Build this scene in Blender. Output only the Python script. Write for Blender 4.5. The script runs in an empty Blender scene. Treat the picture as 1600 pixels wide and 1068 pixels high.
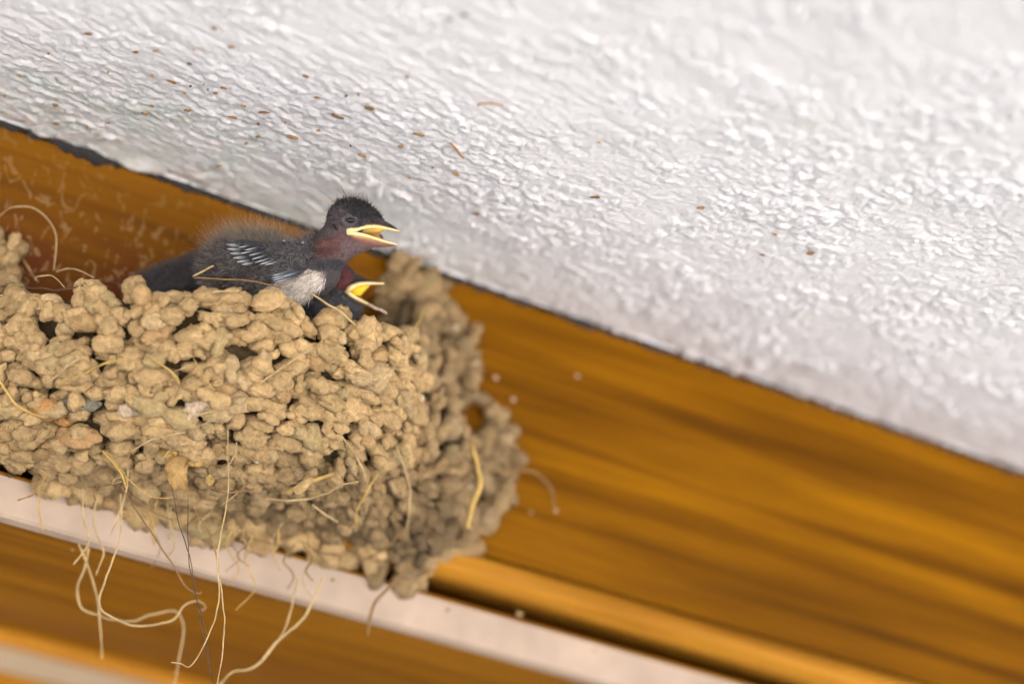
import bpy, bmesh, math, random
import numpy as np
from mathutils import Vector, Matrix

random.seed(7)
rng = np.random.default_rng(11)
scene = bpy.context.scene
COL = scene.collection

# ------------------------------------------------------------------ camera
IMG_W, IMG_H, FPX = 1600.0, 1068.0, 3600.0
PITCH, YAW, ROLL = math.radians(18), math.radians(23), math.radians(11)
_f = np.array([math.sin(YAW) * math.cos(PITCH), math.cos(YAW) * math.cos(PITCH), math.sin(PITCH)])
_r = np.array([math.cos(YAW), -math.sin(YAW), 0.0])
_u = np.cross(_r, _f)
FWD = _f
RIGHT = math.cos(ROLL) * _r + math.sin(ROLL) * _u
UP = math.cos(ROLL) * _u - math.sin(ROLL) * _r


def ray(px, py):
    return FWD + RIGHT * ((px - IMG_W / 2) / FPX) + UP * ((IMG_H / 2 - py) / FPX)


NEST_DIST = 0.72
CAM = -ray(385, 530) * NEST_DIST            # the nest's wall centre is first put at the origin
_q = ray(700, 428)
_z = (CAM + _q * (-CAM[1] / _q[1]))[2]       # height of the ceiling edge above it
NEST_C = np.array([0.0, 0.0, -_z])
CAM = CAM + NEST_C                           # ceiling at z = 0, face of the beam at y = 0


def on_plane(px, py, axis, value):
    d = ray(px, py)
    return CAM + d * ((value - CAM[axis]) / d[axis])


def at(px, py, depth):
    return CAM + ray(px, py) * depth


def project(P):
    Q = np.asarray(P) - CAM
    d = Q @ FWD
    return IMG_W / 2 + FPX * (Q @ RIGHT) / d, IMG_H / 2 - FPX * (Q @ UP) / d, d


cam_data = bpy.data.cameras.new('camera')
cam_data.sensor_width = 36.0
cam_data.lens = FPX / IMG_W * 36.0
cam_data.clip_start = 0.01
cam_data.clip_end = 300.0
cam_data.dof.use_dof = True
cam_data.dof.focus_distance = 0.655
cam_data.dof.aperture_fstop = 4.6
cam = bpy.data.objects.new('camera', cam_data)
COL.objects.link(cam)
M = Matrix.Identity(4)
for i in range(3):
    M[i][0], M[i][1], M[i][2], M[i][3] = RIGHT[i], UP[i], -FWD[i], CAM[i]
cam.matrix_world = M
scene.camera = cam

# ------------------------------------------------------------------ light
SUN_EL, SUN_AZ = math.radians(38), math.radians(25)      # azimuth clockwise from +Y
world = bpy.data.worlds.new('World')
scene.world = world
world.use_nodes = True
wn = world.node_tree
sky = wn.nodes.new('ShaderNodeTexSky')
sky.sky_type = 'NISHITA'
sky.sun_disc = False
sky.sun_elevation = SUN_EL
sky.sun_rotation = SUN_AZ
sky.air_density, sky.dust_density = 1.0, 2.5
bg = wn.nodes['Background']
bg.inputs['Strength'].default_value = 0.07
wn.links.new(sky.outputs['Color'], bg.inputs['Color'])
sun_data = bpy.data.lights.new('sun', 'SUN')
sun_data.energy = 5.0
sun_data.angle = math.radians(0.5)
sun_data.color = (1.0, 0.95, 0.89)
sun = bpy.data.objects.new('sun', sun_data)
COL.objects.link(sun)
_s = Vector((math.sin(SUN_AZ) * math.cos(SUN_EL), math.cos(SUN_AZ) * math.cos(SUN_EL), math.sin(SUN_EL)))
sun.rotation_euler = (-_s).to_track_quat('-Z', 'Y').to_euler()
sun.location = _s * 5
scene.view_settings.view_transform = 'Standard'
scene.view_settings.look = 'None'
scene.view_settings.gamma = 1.0
scene.view_settings.exposure = 3.58
scene.cycles.max_bounces = 6
scene.cycles.diffuse_bounces = 2
scene.cycles.use_denoising = True

# ------------------------------------------------------------------ helpers


def tag(o, label=None, cat=None, group=None, kind=None):
    if label: o['label'] = label
    if cat: o['category'] = cat
    if group: o['group'] = group
    if kind: o['kind'] = kind
    return o


def empty(name, loc, label, cat, group=None):
    o = bpy.data.objects.new(name, None)
    o.empty_display_size = 0.01
    COL.objects.link(o)
    o.location = Vector(loc)
    return tag(o, label, cat, group)


def mesh_np(name, V, F, mat, parent=None, col=None, smooth=True):
    """V (n,3) world points; F (m,3) or (m,4); col (n,3) linear colour"""
    V = np.asarray(V, dtype=np.float32)
    F = np.asarray(F, dtype=np.int32)
    if parent is not None:
        V = V - np.array(parent['base'] if 'base' in parent else parent.location, dtype=np.float32)
    me = bpy.data.meshes.new(name)
    k = F.shape[1]
    me.vertices.add(len(V)); me.vertices.foreach_set('co', V.ravel())
    me.loops.add(F.size); me.loops.foreach_set('vertex_index', F.ravel())
    me.polygons.add(len(F))
    me.polygons.foreach_set('loop_start', np.arange(0, F.size, k, dtype=np.int32))
    me.polygons.foreach_set('loop_total', np.full(len(F), k, dtype=np.int32))
    me.polygons.foreach_set('use_smooth', np.full(len(F), smooth, dtype=bool))
    me.update(calc_edges=True)
    if col is not None:
        a = me.color_attributes.new('tint', 'FLOAT_COLOR', 'POINT')
        a.data.foreach_set('color', np.c_[np.asarray(col, dtype=np.float32), np.ones(len(V), np.float32)].ravel())
    me.materials.append(mat)
    o = bpy.data.objects.new(name, me)
    COL.objects.link(o)
    if parent is not None:
        o.parent = parent
    return o


def _h(ix, iy, iz, seed):
    n = (ix * 374761393 + iy * 668265263 + iz * 1274126177 + seed * 1013904223) & 0xFFFFFFFF
    n = ((n ^ (n >> 13)) * 1274126177) & 0xFFFFFFFF
    n = n ^ (n >> 16)
    n = (n * 2246822519) & 0xFFFFFFFF
    return ((n ^ (n >> 15)) & 0xFFFFFF) / float(0xFFFFFF) * 2 - 1


def vnoise(P, seed=0):
    P = np.asarray(P, dtype=np.float64)
    I = np.floor(P).astype(np.int64)
    f = P - I
    f = f * f * f * (f * (f * 6 - 15) + 10)
    out = 0
    for dx in (0, 1):
        wx = f[:, 0] if dx else 1 - f[:, 0]
        for dy in (0, 1):
            wy = f[:, 1] if dy else 1 - f[:, 1]
            for dz in (0, 1):
                wz = f[:, 2] if dz else 1 - f[:, 2]
                out = out + wx * wy * wz * _h(I[:, 0] + dx, I[:, 1] + dy, I[:, 2] + dz, seed)
    return out


def fbm(P, octaves=3, seed=0, gain=0.5):
    out, a = 0, 1.0
    for k in range(octaves):
        out = out + a * vnoise(np.asarray(P) * 2.03 ** k + 17.3 * k, seed + k)
        a *= gain
    return out


def smoothstep(a, b, x):
    t = np.clip((x - a) / (b - a), 0, 1)
    return t * t * (3 - 2 * t)


def resample(P, n):
    """Catmull-Rom through the points, n samples"""
    P = np.asarray(P, dtype=float)
    if len(P) == 2:
        t = np.linspace(0, 1, n)[:, None]
        return P[0] * (1 - t) + P[1] * t
    Q = np.vstack([2 * P[0] - P[1], P, 2 * P[-1] - P[-2]])
    seg = len(P) - 1
    out = []
    for t in np.linspace(0, seg, n):
        i = min(int(t), seg - 1); u = t - i
        a, b, c, d = Q[i], Q[i + 1], Q[i + 2], Q[i + 3]
        out.append(0.5 * (2 * b + (c - a) * u + (2 * a - 5 * b + 4 * c - d) * u * u + (3 * b - a - 3 * c + d) * u ** 3))
    return np.array(out)


def unit(a):
    a = np.asarray(a, float)
    return a / (np.linalg.norm(a, axis=-1, keepdims=True) + 1e-12)


def tube_geo(P, rad, sides=6, flat=1.0):
    """tapered tube round a polyline; rad scalar or per-point; closed ends"""
    P = np.asarray(P, dtype=float); n = len(P)
    R = np.broadcast_to(np.asarray(rad, dtype=float), (n,))
    T = np.gradient(P, axis=0)
    T /= np.linalg.norm(T, axis=1)[:, None] + 1e-12
    ref = np.array([0.31, 0.77, 0.55])
    A = np.cross(T, ref); A /= np.linalg.norm(A, axis=1)[:, None] + 1e-12
    B = np.cross(T, A)
    ang = np.arange(sides) * 2 * math.pi / sides
    V = (P[:, None, :] + (np.cos(ang)[None, :, None] * A[:, None, :] + flat * np.sin(ang)[None, :, None] * B[:, None, :]) * R[:, None, None]).reshape(-1, 3)
    F = []
    for i in range(n - 1):
        for j in range(sides):
            k = (j + 1) % sides
            F.append((i * sides + j, i * sides + k, (i + 1) * sides + k, (i + 1) * sides + j))
    V = np.vstack([V, P[0], P[-1]])
    a, b = n * sides, n * sides + 1
    for j in range(sides):
        k = (j + 1) % sides
        F.append((a, k, j, j)); F.append((b, (n - 1) * sides + j, (n - 1) * sides + k, (n - 1) * sides + k))
    return V, F


def quads_tris(name, V, F, mat, parent=None, col=None):
    """like mesh_np for a face list that holds degenerate quads as triangles"""
    V = np.asarray(V, dtype=float)
    base = np.array(parent.location) if parent is not None else np.zeros(3)
    me = bpy.data.meshes.new(name)
    me.from_pydata([tuple(v) for v in (V - base)], [], [f if f[2] != f[3] else f[:3] for f in F])
    me.polygons.foreach_set('use_smooth', np.ones(len(me.polygons), dtype=bool))
    if col is not None:
        a = me.color_attributes.new('tint', 'FLOAT_COLOR', 'POINT')
        a.data.foreach_set('color', np.c_[np.asarray(col, dtype=np.float32), np.ones(len(V), np.float32)].ravel())
    me.materials.append(mat)
    o = bpy.data.objects.new(name, me)
    COL.objects.link(o)
    if parent is not None: o.parent = parent
    return o


def surface_net(F, origin, h):
    """isosurface F = 0 (inside negative) as quads"""
    nx, ny, nz = F.shape
    S = F < 0
    corners = [(a, b, c) for a in (0, 1) for b in (0, 1) for c in (0, 1)]
    sub = lambda A, c: A[c[0]:nx - 1 + c[0], c[1]:ny - 1 + c[1], c[2]:nz - 1 + c[2]]
    acc = np.zeros((nx - 1, ny - 1, nz - 1, 3)); cnt = np.zeros((nx - 1, ny - 1, nz - 1))
    for i, c in enumerate(corners):
        for ax in range(3):
            if c[ax] == 0:
                d = list(c); d[ax] = 1; d = tuple(d)
                f0, f1 = sub(F, c), sub(F, d)
                m = sub(S, c) != sub(S, d)
                t = np.where(m, f0 / np.where(m, f0 - f1, 1), 0)
                for k in range(3):
                    acc[..., k] += np.where(m, c[k] + (t if k == ax else 0), 0)
                cnt += m
    idx = -np.ones(cnt.shape, dtype=np.int64)
    act = cnt > 0
    idx[act] = np.arange(act.sum())
    ijk = np.argwhere(act)
    V = (ijk + acc[act] / cnt[act][:, None]) * h + origin
    quads = []
    for ax in range(3):
        o1, o2 = [(1, 2), (2, 0), (0, 1)][ax]
        A = [slice(1, -1)] * 3; A[ax] = slice(0, None)
        sl0 = [slice(1, n - 1) for n in (nx, ny, nz)]; sl0[ax] = slice(0, (nx, ny, nz)[ax] - 1)
        sl1 = list(sl0); sl1[ax] = slice(1, (nx, ny, nz)[ax])
        m0, m1 = S[tuple(sl0)], S[tuple(sl1)]
        e = np.argwhere(m0 != m1)
        off = np.array([1, 1, 1]); off[ax] = 0
        e = e + off
        sgn = S[e[:, 0], e[:, 1], e[:, 2]]
        d1 = np.zeros(3, int); d1[o1] = 1
        d2 = np.zeros(3, int); d2[o2] = 1
        g = lambda p: idx[p[:, 0], p[:, 1], p[:, 2]]
        q = np.c_[g(e - d1 - d2), g(e - d2), g(e), g(e - d1)]
        q[~sgn] = q[~sgn][:, ::-1]
        quads.append(q)
    return V, np.vstack(quads)


# ------------------------------------------------------------------ materials


def material(name):
    m = bpy.data.materials.new(name)
    m.use_nodes = True
    nt = m.node_tree
    return m, nt, nt.nodes['Principled BSDF']


def N(nt, kind, **kw):
    n = nt.nodes.new(kind)
    for k, v in kw.items():
        if k in n.inputs: n.inputs[k].default_value = v
        else: setattr(n, k, v)
    return n


def ramp(nt, stops):
    n = nt.nodes.new('ShaderNodeValToRGB')
    els = n.color_ramp.elements
    while len(els) < len(stops): els.new(0.5)
    for e, (p, c) in zip(els, stops):
        e.position = p
        e.color = (*c, 1) if len(c) == 3 else c
    return n


def mix(nt, a, b, fac, mode='MIX'):
    n = nt.nodes.new('ShaderNodeMix'); n.data_type = 'RGBA'; n.blend_type = mode
    for s, v in (('Factor', fac), ('A', a), ('B', b)):
        sock = [i for i in n.inputs if i.name == s and (i.type == 'VALUE' if s == 'Factor' else i.type == 'RGBA')][0]
        if hasattr(v, 'is_output'): nt.links.new(v, sock)
        elif s == 'Factor': sock.default_value = v
        else: sock.default_value = (*v, 1)
    return [o for o in n.outputs if o.type == 'RGBA'][0]


def coords(nt, scale, rot=(0, 0, 0)):
    tc = nt.nodes.new('ShaderNodeTexCoord')
    mp = N(nt, 'ShaderNodeMapping')
    mp.inputs['Scale'].default_value = scale
    mp.inputs['Rotation'].default_value = rot
    nt.links.new(tc.outputs['Object'], mp.inputs['Vector'])
    return mp.outputs['Vector']


def noise(nt, vec, scale=1.0, detail=4.0, rough=0.55, dist=0.0):
    n = N(nt, 'ShaderNodeTexNoise', Scale=scale, Detail=detail, Roughness=rough, Distortion=dist)
    nt.links.new(vec, n.inputs['Vector'])
    return n.outputs['Fac']


def bump(nt, height, dist, strength=1.0, prev=None):
    b = N(nt, 'ShaderNodeBump', Strength=strength, Distance=dist)
    nt.links.new(height, b.inputs['Height'])
    if prev is not None: nt.links.new(prev, b.inputs['Normal'])
    return b.outputs['Normal']


def wood_material(name, dark, mid, light, rough=0.4, marks=False):
    m, nt, bs = material(name)
    g1 = noise(nt, coords(nt, (2.2, 140, 140)), 1.0, 8, 0.62, 0.15)
    g2 = noise(nt, coords(nt, (14, 420, 420)), 1.0, 4, 0.6)
    g3 = noise(nt, coords(nt, (6, 60, 60)), 1.0, 4, 0.55)
    r1 = ramp(nt, [(0.28, dark), (0.48, mid), (0.72, light)])
    nt.links.new(g1, r1.inputs['Fac'])
    r3 = ramp(nt, [(0.35, (0.66, 0.61, 0.57)), (0.62, (1.12, 1.12, 1.12))])
    nt.links.new(g3, r3.inputs['Fac'])
    c = mix(nt, r1.outputs['Color'], r3.outputs['Color'], 1.0, 'MULTIPLY')
    r2 = ramp(nt, [(0.3, (0.7, 0.66, 0.6)), (0.6, (1.05, 1.05, 1.05))])
    nt.links.new(g2, r2.inputs['Fac'])
    c = mix(nt, c, r2.outputs['Color'], 0.6, 'MULTIPLY')
    if marks:
        # redder weathered patch and pale claw scuffs on the board round the nest
        tc = nt.nodes.new('ShaderNodeTexCoord')
        sx = nt.nodes.new('ShaderNodeSeparateXYZ')
        nt.links.new(tc.outputs['Object'], sx.inputs['Vector'])
        def band(sock, a, b, lo, hi):
            mr = N(nt, 'ShaderNodeMapRange'); mr.interpolation_type = 'SMOOTHSTEP'
            mr.inputs[1].default_value, mr.inputs[2].default_value = a, b
            mr.inputs[3].default_value, mr.inputs[4].default_value = lo, hi
            nt.links.new(sock, mr.inputs[0]); return mr.outputs[0]
        mul = lambda p, q: (lambda n: (nt.links.new(p, n.inputs[0]), nt.links.new(q, n.inputs[1]), n.outputs[0])[2])(N(nt, 'ShaderNodeMath', operation='MULTIPLY'))
        grime = band(sx.outputs['X'], -0.03, 0.075, 0.55, 0)
        c = mix(nt, c, (0.075, 0.026, 0.006), grime)
        near = band(sx.outputs['X'], 0.00, 0.07, 1, 0)
        low = band(sx.outputs['Z'], -0.040, -0.018, 1, 0)
        blot = ramp(nt, [(0.35, (0, 0, 0)), (0.6, (1, 1, 1))])
        nt.links.new(noise(nt, coords(nt, (40, 70, 70)), 1.0, 4), blot.inputs['Fac'])
        c = mix(nt, c, (0.095, 0.022, 0.009), mul(mul(near, low), blot.outputs['Color']))
        sc = ramp(nt, [(0.60, (0, 0, 0)), (0.66, (1, 1, 1))])
        nt.links.new(noise(nt, coords(nt, (190, 250, 130), (0, 0.5, 0)), 1.0, 1.5, 0.5, 2.2), sc.inputs['Fac'])
        ms = mul(mul(near, band(sx.outputs['Z'], -0.03, -0.002, 1, 0.3)), sc.outputs['Color'])
        half = N(nt, 'ShaderNodeMath', operation='MULTIPLY'); half.inputs[1].default_value = 0.4
        nt.links.new(ms, half.inputs[0])
        c = mix(nt, c, (0.34, 0.22, 0.10), half.outputs[0])
    nt.links.new(c, bs.inputs['Base Color'])
    bs.inputs['Roughness'].default_value = rough
    bs.inputs['Specular IOR Level'].default_value = 0.05
    nt.links.new(bump(nt, g2, 0.0004, 0.5), bs.inputs['Normal'])
    return m


MW = wood_material('varnished wood', (0.070, 0.026, 0.0005), (0.172, 0.067, 0.0008), (0.275, 0.118, 0.0012), 0.45, True)
MW_bead = wood_material('varnished bead', (0.25, 0.10, 0.009), (0.37, 0.16, 0.016), (0.46, 0.225, 0.03), 0.33)
MW_low = wood_material('varnished soffit wood', (0.18, 0.066, 0.003), (0.255, 0.102, 0.004), (0.32, 0.14, 0.006), 0.42)


def flat_material(name, colr, rough=0.6, noise_scale=300, amp=0.15, bmp=0.0):
    m, nt, bs = material(name)
    n = noise(nt, coords(nt, (1, 1, 1)), noise_scale, 4)
    r = ramp(nt, [(0.3, tuple(c * (1 - amp) for c in colr)), (0.7, tuple(c * (1 + amp) for c in colr))])
    nt.links.new(n, r.inputs['Fac'])
    nt.links.new(r.outputs['Color'], bs.inputs['Base Color'])
    bs.inputs['Roughness'].default_value = rough
    if bmp: nt.links.new(bump(nt, n, bmp), bs.inputs['Normal'])
    return m


def tint_material(name, rough=0.8, grain=0.0, grain_scale=900, speck=0.0, sheen=0.0):
    """colour from the mesh's own tint attribute with fine procedural grain"""
    m, nt, bs = material(name)
    at_ = nt.nodes.new('ShaderNodeAttribute'); at_.attribute_name = 'tint'
    c = at_.outputs['Color']
    v = coords(nt, (1, 1, 1))
    n = noise(nt, v, grain_scale, 6, 0.65)
    if speck:
        r = ramp(nt, [(0.3, (1 - speck,) * 3), (0.7, (1 + speck,) * 3)])
        nt.links.new(n, r.inputs['Fac'])
        c = mix(nt, c, r.outputs['Color'], 1.0, 'MULTIPLY')
    nt.links.new(c, bs.inputs['Base Color'])
    bs.inputs['Roughness'].default_value = rough
    bs.inputs['Specular IOR Level'].default_value = 0.2
    if grain:
        b1 = bump(nt, n, grain)
        n2 = noise(nt, v, grain_scale * 4, 4, 0.7)
        nt.links.new(bump(nt, n2, grain * 0.2, 0.7, b1), bs.inputs['Normal'])
    return m


M_mud = tint_material('dried mud', 1.0, 0.0006, 750, 0.3)
M_straw = tint_material('dry straw', 0.6, 0.0, 1500, 0.25)
M_skin = tint_material('nestling skin', 0.7, 0.0003, 1500, 0.25)
M_down = tint_material('down and feather', 0.85, 0.0, 1200, 0.1)
M_beak = tint_material('soft yellow beak', 0.45, 0.0001, 1500, 0.08)
M_eye = flat_material('dark eye', (0.003, 0.003, 0.004), 0.4)
M_fleck = tint_material('brown mud fleck', 0.9, 0.0003, 1200, 0.3)
M_strip = flat_material('off-white painted wood', (0.37, 0.275, 0.21), 0.6, 60, 0.13, 0.0)
M_grey = flat_material('greyed painted wood', (0.27, 0.20, 0.125), 0.6, 40, 0.08)
M_dark = flat_material('sooty dirt', (0.02, 0.018, 0.018), 0.95, 900, 0.4, 0.0005)
M_render = flat_material('pale house render', (0.6, 0.57, 0.5), 0.9, 60, 0.1, 0.002)
M_added_floor = flat_material('added dark floor', (0.15, 0.13, 0.12), 0.85, 8, 0.2)
M_ground = flat_material('pale paving', (0.50, 0.475, 0.44), 0.9, 3, 0.12)


def plaster_material():
    m, nt, bs = material('white roughcast plaster')
    v = coords(nt, (1, 1, 1))
    n1 = noise(nt, v, 26, 4)
    r = ramp(nt, [(0.35, (0.81, 0.795, 0.81)), (0.65, (0.87, 0.86, 0.88))])
    nt.links.new(n1, r.inputs['Fac'])
    n2 = noise(nt, coords(nt, (55, 55, 55)), 1.0, 5, 0.6)
    r2 = ramp(nt, [(0.62, (1, 1, 1)), (0.76, (0.90, 0.86, 0.78))])
    nt.links.new(n2, r2.inputs['Fac'])
    c = mix(nt, r.outputs['Color'], r2.outputs['Color'], 1.0, 'MULTIPLY')
    tc = nt.nodes.new('ShaderNodeTexCoord')
    sx = nt.nodes.new('ShaderNodeSeparateXYZ')
    nt.links.new(tc.outputs['Object'], sx.inputs['Vector'])
    def band(sock, a, b):
        mr = N(nt, 'ShaderNodeMapRange'); mr.interpolation_type = 'SMOOTHSTEP'
        mr.inputs[1].default_value, mr.inputs[2].default_value = a, b
        nt.links.new(sock, mr.inputs[0]); return mr.outputs[0]
    def mul(p, q):
        n = N(nt, 'ShaderNodeMath', operation='MULTIPLY')
        nt.links.new(p, n.inputs[0]); nt.links.new(q, n.inputs[1]); return n.outputs[0]
    near = mul(band(sx.outputs['Y'], -0.10, -0.01), band(sx.outputs['X'], 0.09, -0.04))
    r4 = ramp(nt, [(0.42, (0, 0, 0)), (0.62, (1, 1, 1))])
    nt.links.new(noise(nt, coords(nt, (45, 60, 45)), 1.0, 4), r4.inputs['Fac'])
    c = mix(nt, c, (0.66, 0.72, 0.68), mul(near, r4.outputs['Color']))
    r5 = ramp(nt, [(0.60, (0, 0, 0)), (0.68, (1, 1, 1))])
    nt.links.new(noise(nt, coords(nt, (120, 260, 120), (0, 0, 0.33)), 1.0, 3, 0.5, 0.6), r5.inputs['Fac'])
    c = mix(nt, c, (0.66, 0.57, 0.44), mul(near, r5.outputs['Color']))
    nt.links.new(c, bs.inputs['Base Color'])
    bs.inputs['Roughness'].default_value = 1.0
    bs.inputs['Specular IOR Level'].default_value = 0.0
    n3 = noise(nt, v, 420, 5, 0.6)
    nt.links.new(bump(nt, n3, 0.0004, 0.8), bs.inputs['Normal'])
    return m


M_plaster = plaster_material()

# ------------------------------------------------------------------ ceiling, ground, house wall


def grains(P2, cell, seed):
    """rounded grains of plaster thrown on a surface: highest of the bumps near each point"""
    G = P2 / cell
    I = np.floor(G).astype(np.int64)
    best = np.zeros(len(P2))
    for dx in (-1, 0, 1):
        for dy in (-1, 0, 1):
            cx, cy = I[:, 0] + dx, I[:, 1] + dy
            jx, jy = _h(cx, cy, cx * 0, seed) * 0.5 + 0.5, _h(cx, cy, cx * 0, seed + 100) * 0.5 + 0.5
            k = _h(cx, cy, cx * 0, seed + 200) * 0.5 + 0.5
            r = 0.34 + 0.30 * k
            d2 = ((G[:, 0] - cx - jx) ** 2 + (G[:, 1] - cy - jy) ** 2) / (r * r)
            best = np.maximum(best, (0.25 + 0.75 * k) * np.maximum(1 - d2, 0) ** 0.7)
    return best


def build_ceiling():
    x0, x1, y0, y1 = -0.22, 0.64, -0.74, -0.0012
    nx, ny = int((x1 - x0) / 0.0005), int((y1 - y0) / 0.0008)
    gx, gy = np.meshgrid(np.linspace(x0, x1, nx), np.linspace(y0, y1, ny), indexing='ij')
    P = np.c_[gx.ravel(), gy.ravel(), np.zeros(nx * ny)]
    # trowel drag along (1, .35), stronger towards the low-x end
    c, s = math.cos(0.33), math.sin(0.33)
    a, b = P[:, 0] * c + P[:, 1] * s, -P[:, 0] * s + P[:, 1] * c
    Q = np.c_[a, b, 0 * a]
    streak = fbm(Q * np.array([150, 480, 1]), 3, 5, 0.7)
    warp = np.c_[P[:, 0] + 0.0007 * vnoise(P * 500, 51), P[:, 1] + 0.0007 * vnoise(P * 500 + 9, 52)]
    patch = fbm(P * np.array([75, 60, 1]), 3, 31)
    warp[:, 1] *= 0.8
    lump = (0.7 * grains(warp, 0.0020, 61) + 1.1 * grains(warp + 0.31, 0.0031, 62) + 0.9 * grains(warp + 0.77, 0.0062, 63)) * (0.65 + 0.55 * patch) - 0.4
    lump = lump + 0.22 * vnoise(P * np.array([1300, 700, 1]), 12)
    big = fbm(P * np.array([70, 60, 1]), 2, 21)
    w = 0.10 + 0.50 * smoothstep(0.12, -0.10, P[:, 0] + 0.25 * P[:, 1])
    h = w * streak * 0.6 + (1.1 - 0.75 * w) * lump * 1.25 + 0.3 * big
    z = -h * 0.00052
    edge = np.minimum.reduce([(P[:, 0] - x0), (x1 - P[:, 0]), (P[:, 1] - y0)])
    z *= smoothstep(0, 0.03, edge)
    # frayed lower lip where the plaster meets the beam
    lip = smoothstep(0.006, 0, y1 - P[:, 1])
    z += lip * (0.0002 + 0.0007 * fbm(P * np.array([140, 1, 1]), 3, 33))
    # the lump of filler smeared over the beam's top edge
    q = on_plane(212, 262, 2, 0)
    z -= 0.0019 * np.exp(-((P[:, 0] - q[0]) / 0.006) ** 2 - ((P[:, 1] - y1) / 0.006) ** 2)
    P[:, 2] = z
    i = np.arange(nx * ny).reshape(nx, ny)
    F = np.c_[i[:-1, :-1].ravel(), i[:-1, 1:].ravel(), i[1:, 1:].ravel(), i[1:, :-1].ravel()]
    # the rest of the soffit as plain sheets round the modelled plaster, and a slab above it
    base = len(P)
    X = [-5.0, x0, x1, 5.0]; Y = [-1.25, y0, y1]
    extra, ef = [], []
    for ix in range(3):
        for iy in range(2):
            if ix == 1 and iy == 1: continue
            k = base + len(extra)
            extra += [(X[ix], Y[iy], 0), (X[ix + 1], Y[iy], 0), (X[ix + 1], Y[iy + 1], 0), (X[ix], Y[iy + 1], 0)]
            ef.append((k, k + 3, k + 2, k + 1))
    k = base + len(extra)
    T = 0.16
    extra += [(-5, -1.25, 0), (5, -1.25, 0), (5, -1.25, T), (-5, -1.25, T), (-5, 0.6, T), (5, 0.6, T), (-5, 0.6, 0), (5, 0.6, 0), (-5, y1, 0), (5, y1, 0),
              (-5, y1, 0.012), (5, y1, 0.012), (5, 0.6, 0.012), (-5, 0.6, 0.012)]
    ef += [(k, k + 1, k + 2, k + 3), (k + 3, k + 2, k + 5, k + 4), (k + 4, k + 5, k + 12, k + 13), (k + 8, k + 9, k + 11, k + 10), (k + 10, k + 11, k + 12, k + 13)]
    o = mesh_np('ceiling', np.vstack([P, extra]), np.vstack([F, ef]), M_plaster)
    return tag(o, 'white roughcast plaster soffit', None, None, 'structure')


ceiling = build_ceiling()


def sheet(name, quad, mat, **kw):
    return tag(mesh_np(name, quad, [(0, 1, 2, 3)], mat, smooth=False), **kw)


GZ = -2.3
sheet('ground', [(-120, -120, GZ), (120, -120, GZ), (120, 120, GZ), (-120, 120, GZ)], M_ground, kind='structure')
sheet('added_dark_floor', [(-6, -4.2, GZ + 0.004), (6, -4.2, GZ + 0.004), (6, 1, GZ + 0.004), (-6, 1, GZ + 0.004)], M_added_floor, kind='structure')  # unseen dark floor, added to cut ground bounce and make the light more directional

# ------------------------------------------------------------------ the beam and door frame


def extrude_profile(name, prof, x0, x1, mat, parent, nx=2, close=True):
    prof = np.asarray(prof, float); n = len(prof)
    xs = np.linspace(x0, x1, nx)
    V = np.array([(x, p[0], p[1]) for x in xs for p in prof])
    F = []
    for i in range(nx - 1):
        for j in range(n if close else n - 1):
            k = (j + 1) % n
            F.append((i * n + j, (i + 1) * n + j, (i + 1) * n + k, i * n + k))
    o = mesh_np(name, V, F, mat, parent, smooth=False)
    for cap in (range(n), range((nx - 1) * n, nx * n)): pass
    return o


BX0, BX1 = -1.2, 2.6
zline = lambda py, y=0.0: on_plane(900, py, 1, y)[2]
Z_TOP = -0.0012
Z_BEAD_T, Z_BEAD_B = zline(905, -0.004), zline(962, -0.004)
Z_STRIP_T, Z_STRIP_B = zline(996, -0.001), zline(1054, -0.001)

beam = empty('wooden_beam', (0, 0, 0), 'orange brown varnished beam running diagonally under the white ceiling, mud nest stuck to it', 'beam')
# face board (slightly eased top edge)
extrude_profile('face_board', [(0.0007, Z_TOP), (0.0, Z_TOP - 0.0007), (0.0, Z_BEAD_T + 0.0006), (0.03, Z_BEAD_T + 0.0006), (0.03, Z_TOP)], BX0, BX1, MW, beam)
# rounded bead
zb = 0.5 * (Z_BEAD_T + Z_BEAD_B); hb = 0.5 * (Z_BEAD_T - Z_BEAD_B)
prof = [(0.002 - 0.0085 * math.sin(a), zb + hb * math.cos(a)) for a in np.linspace(0.0, math.pi, 15)] + [(0.03, Z_BEAD_B), (0.03, Z_BEAD_T)]
bd = extrude_profile('rounded_bead', prof, BX0, BX1, MW_bead, beam)
bd.data.polygons.foreach_set('use_smooth', np.array([p.normal.y < 0.3 for p in bd.data.polygons]))
# recessed groove board
extrude_profile('groove', [(0.022, Z_BEAD_B - 0.0002), (0.022, Z_STRIP_T - 0.001), (0.03, Z_STRIP_T - 0.001), (0.03, Z_BEAD_B - 0.0002)], BX0, BX1, MW_low, beam)
extrude_profile('groove_lip', [(0.0002, Z_STRIP_T + 0.0012), (0.0002, Z_STRIP_T + 0.0002), (0.0055, Z_STRIP_T + 0.0002), (0.0055, Z_STRIP_T + 0.0012)], BX0, BX1, MW_low, beam)
# pale painted strip, eased lower edge
extrude_profile('painted_strip', [(-0.001, Z_STRIP_T), (-0.001, Z_STRIP_B + 0.001), (0.0, Z_STRIP_B), (0.006, Z_STRIP_B - 0.0004), (0.006, Z_STRIP_T)], BX0, BX1, M_strip, beam)
# underside, back to the door frame
p0 = on_plane(0, 978, 2, Z_STRIP_B)
Y_BACK = float(p0[1])
extrude_profile('underside_board', [(0.0062, Z_STRIP_B - 0.0002), (Y_BACK, Z_STRIP_B - 0.0002), (Y_BACK, Z_STRIP_B + 0.006), (0.0062, Z_STRIP_B + 0.006)], BX0, BX1, MW_low, beam)

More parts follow.
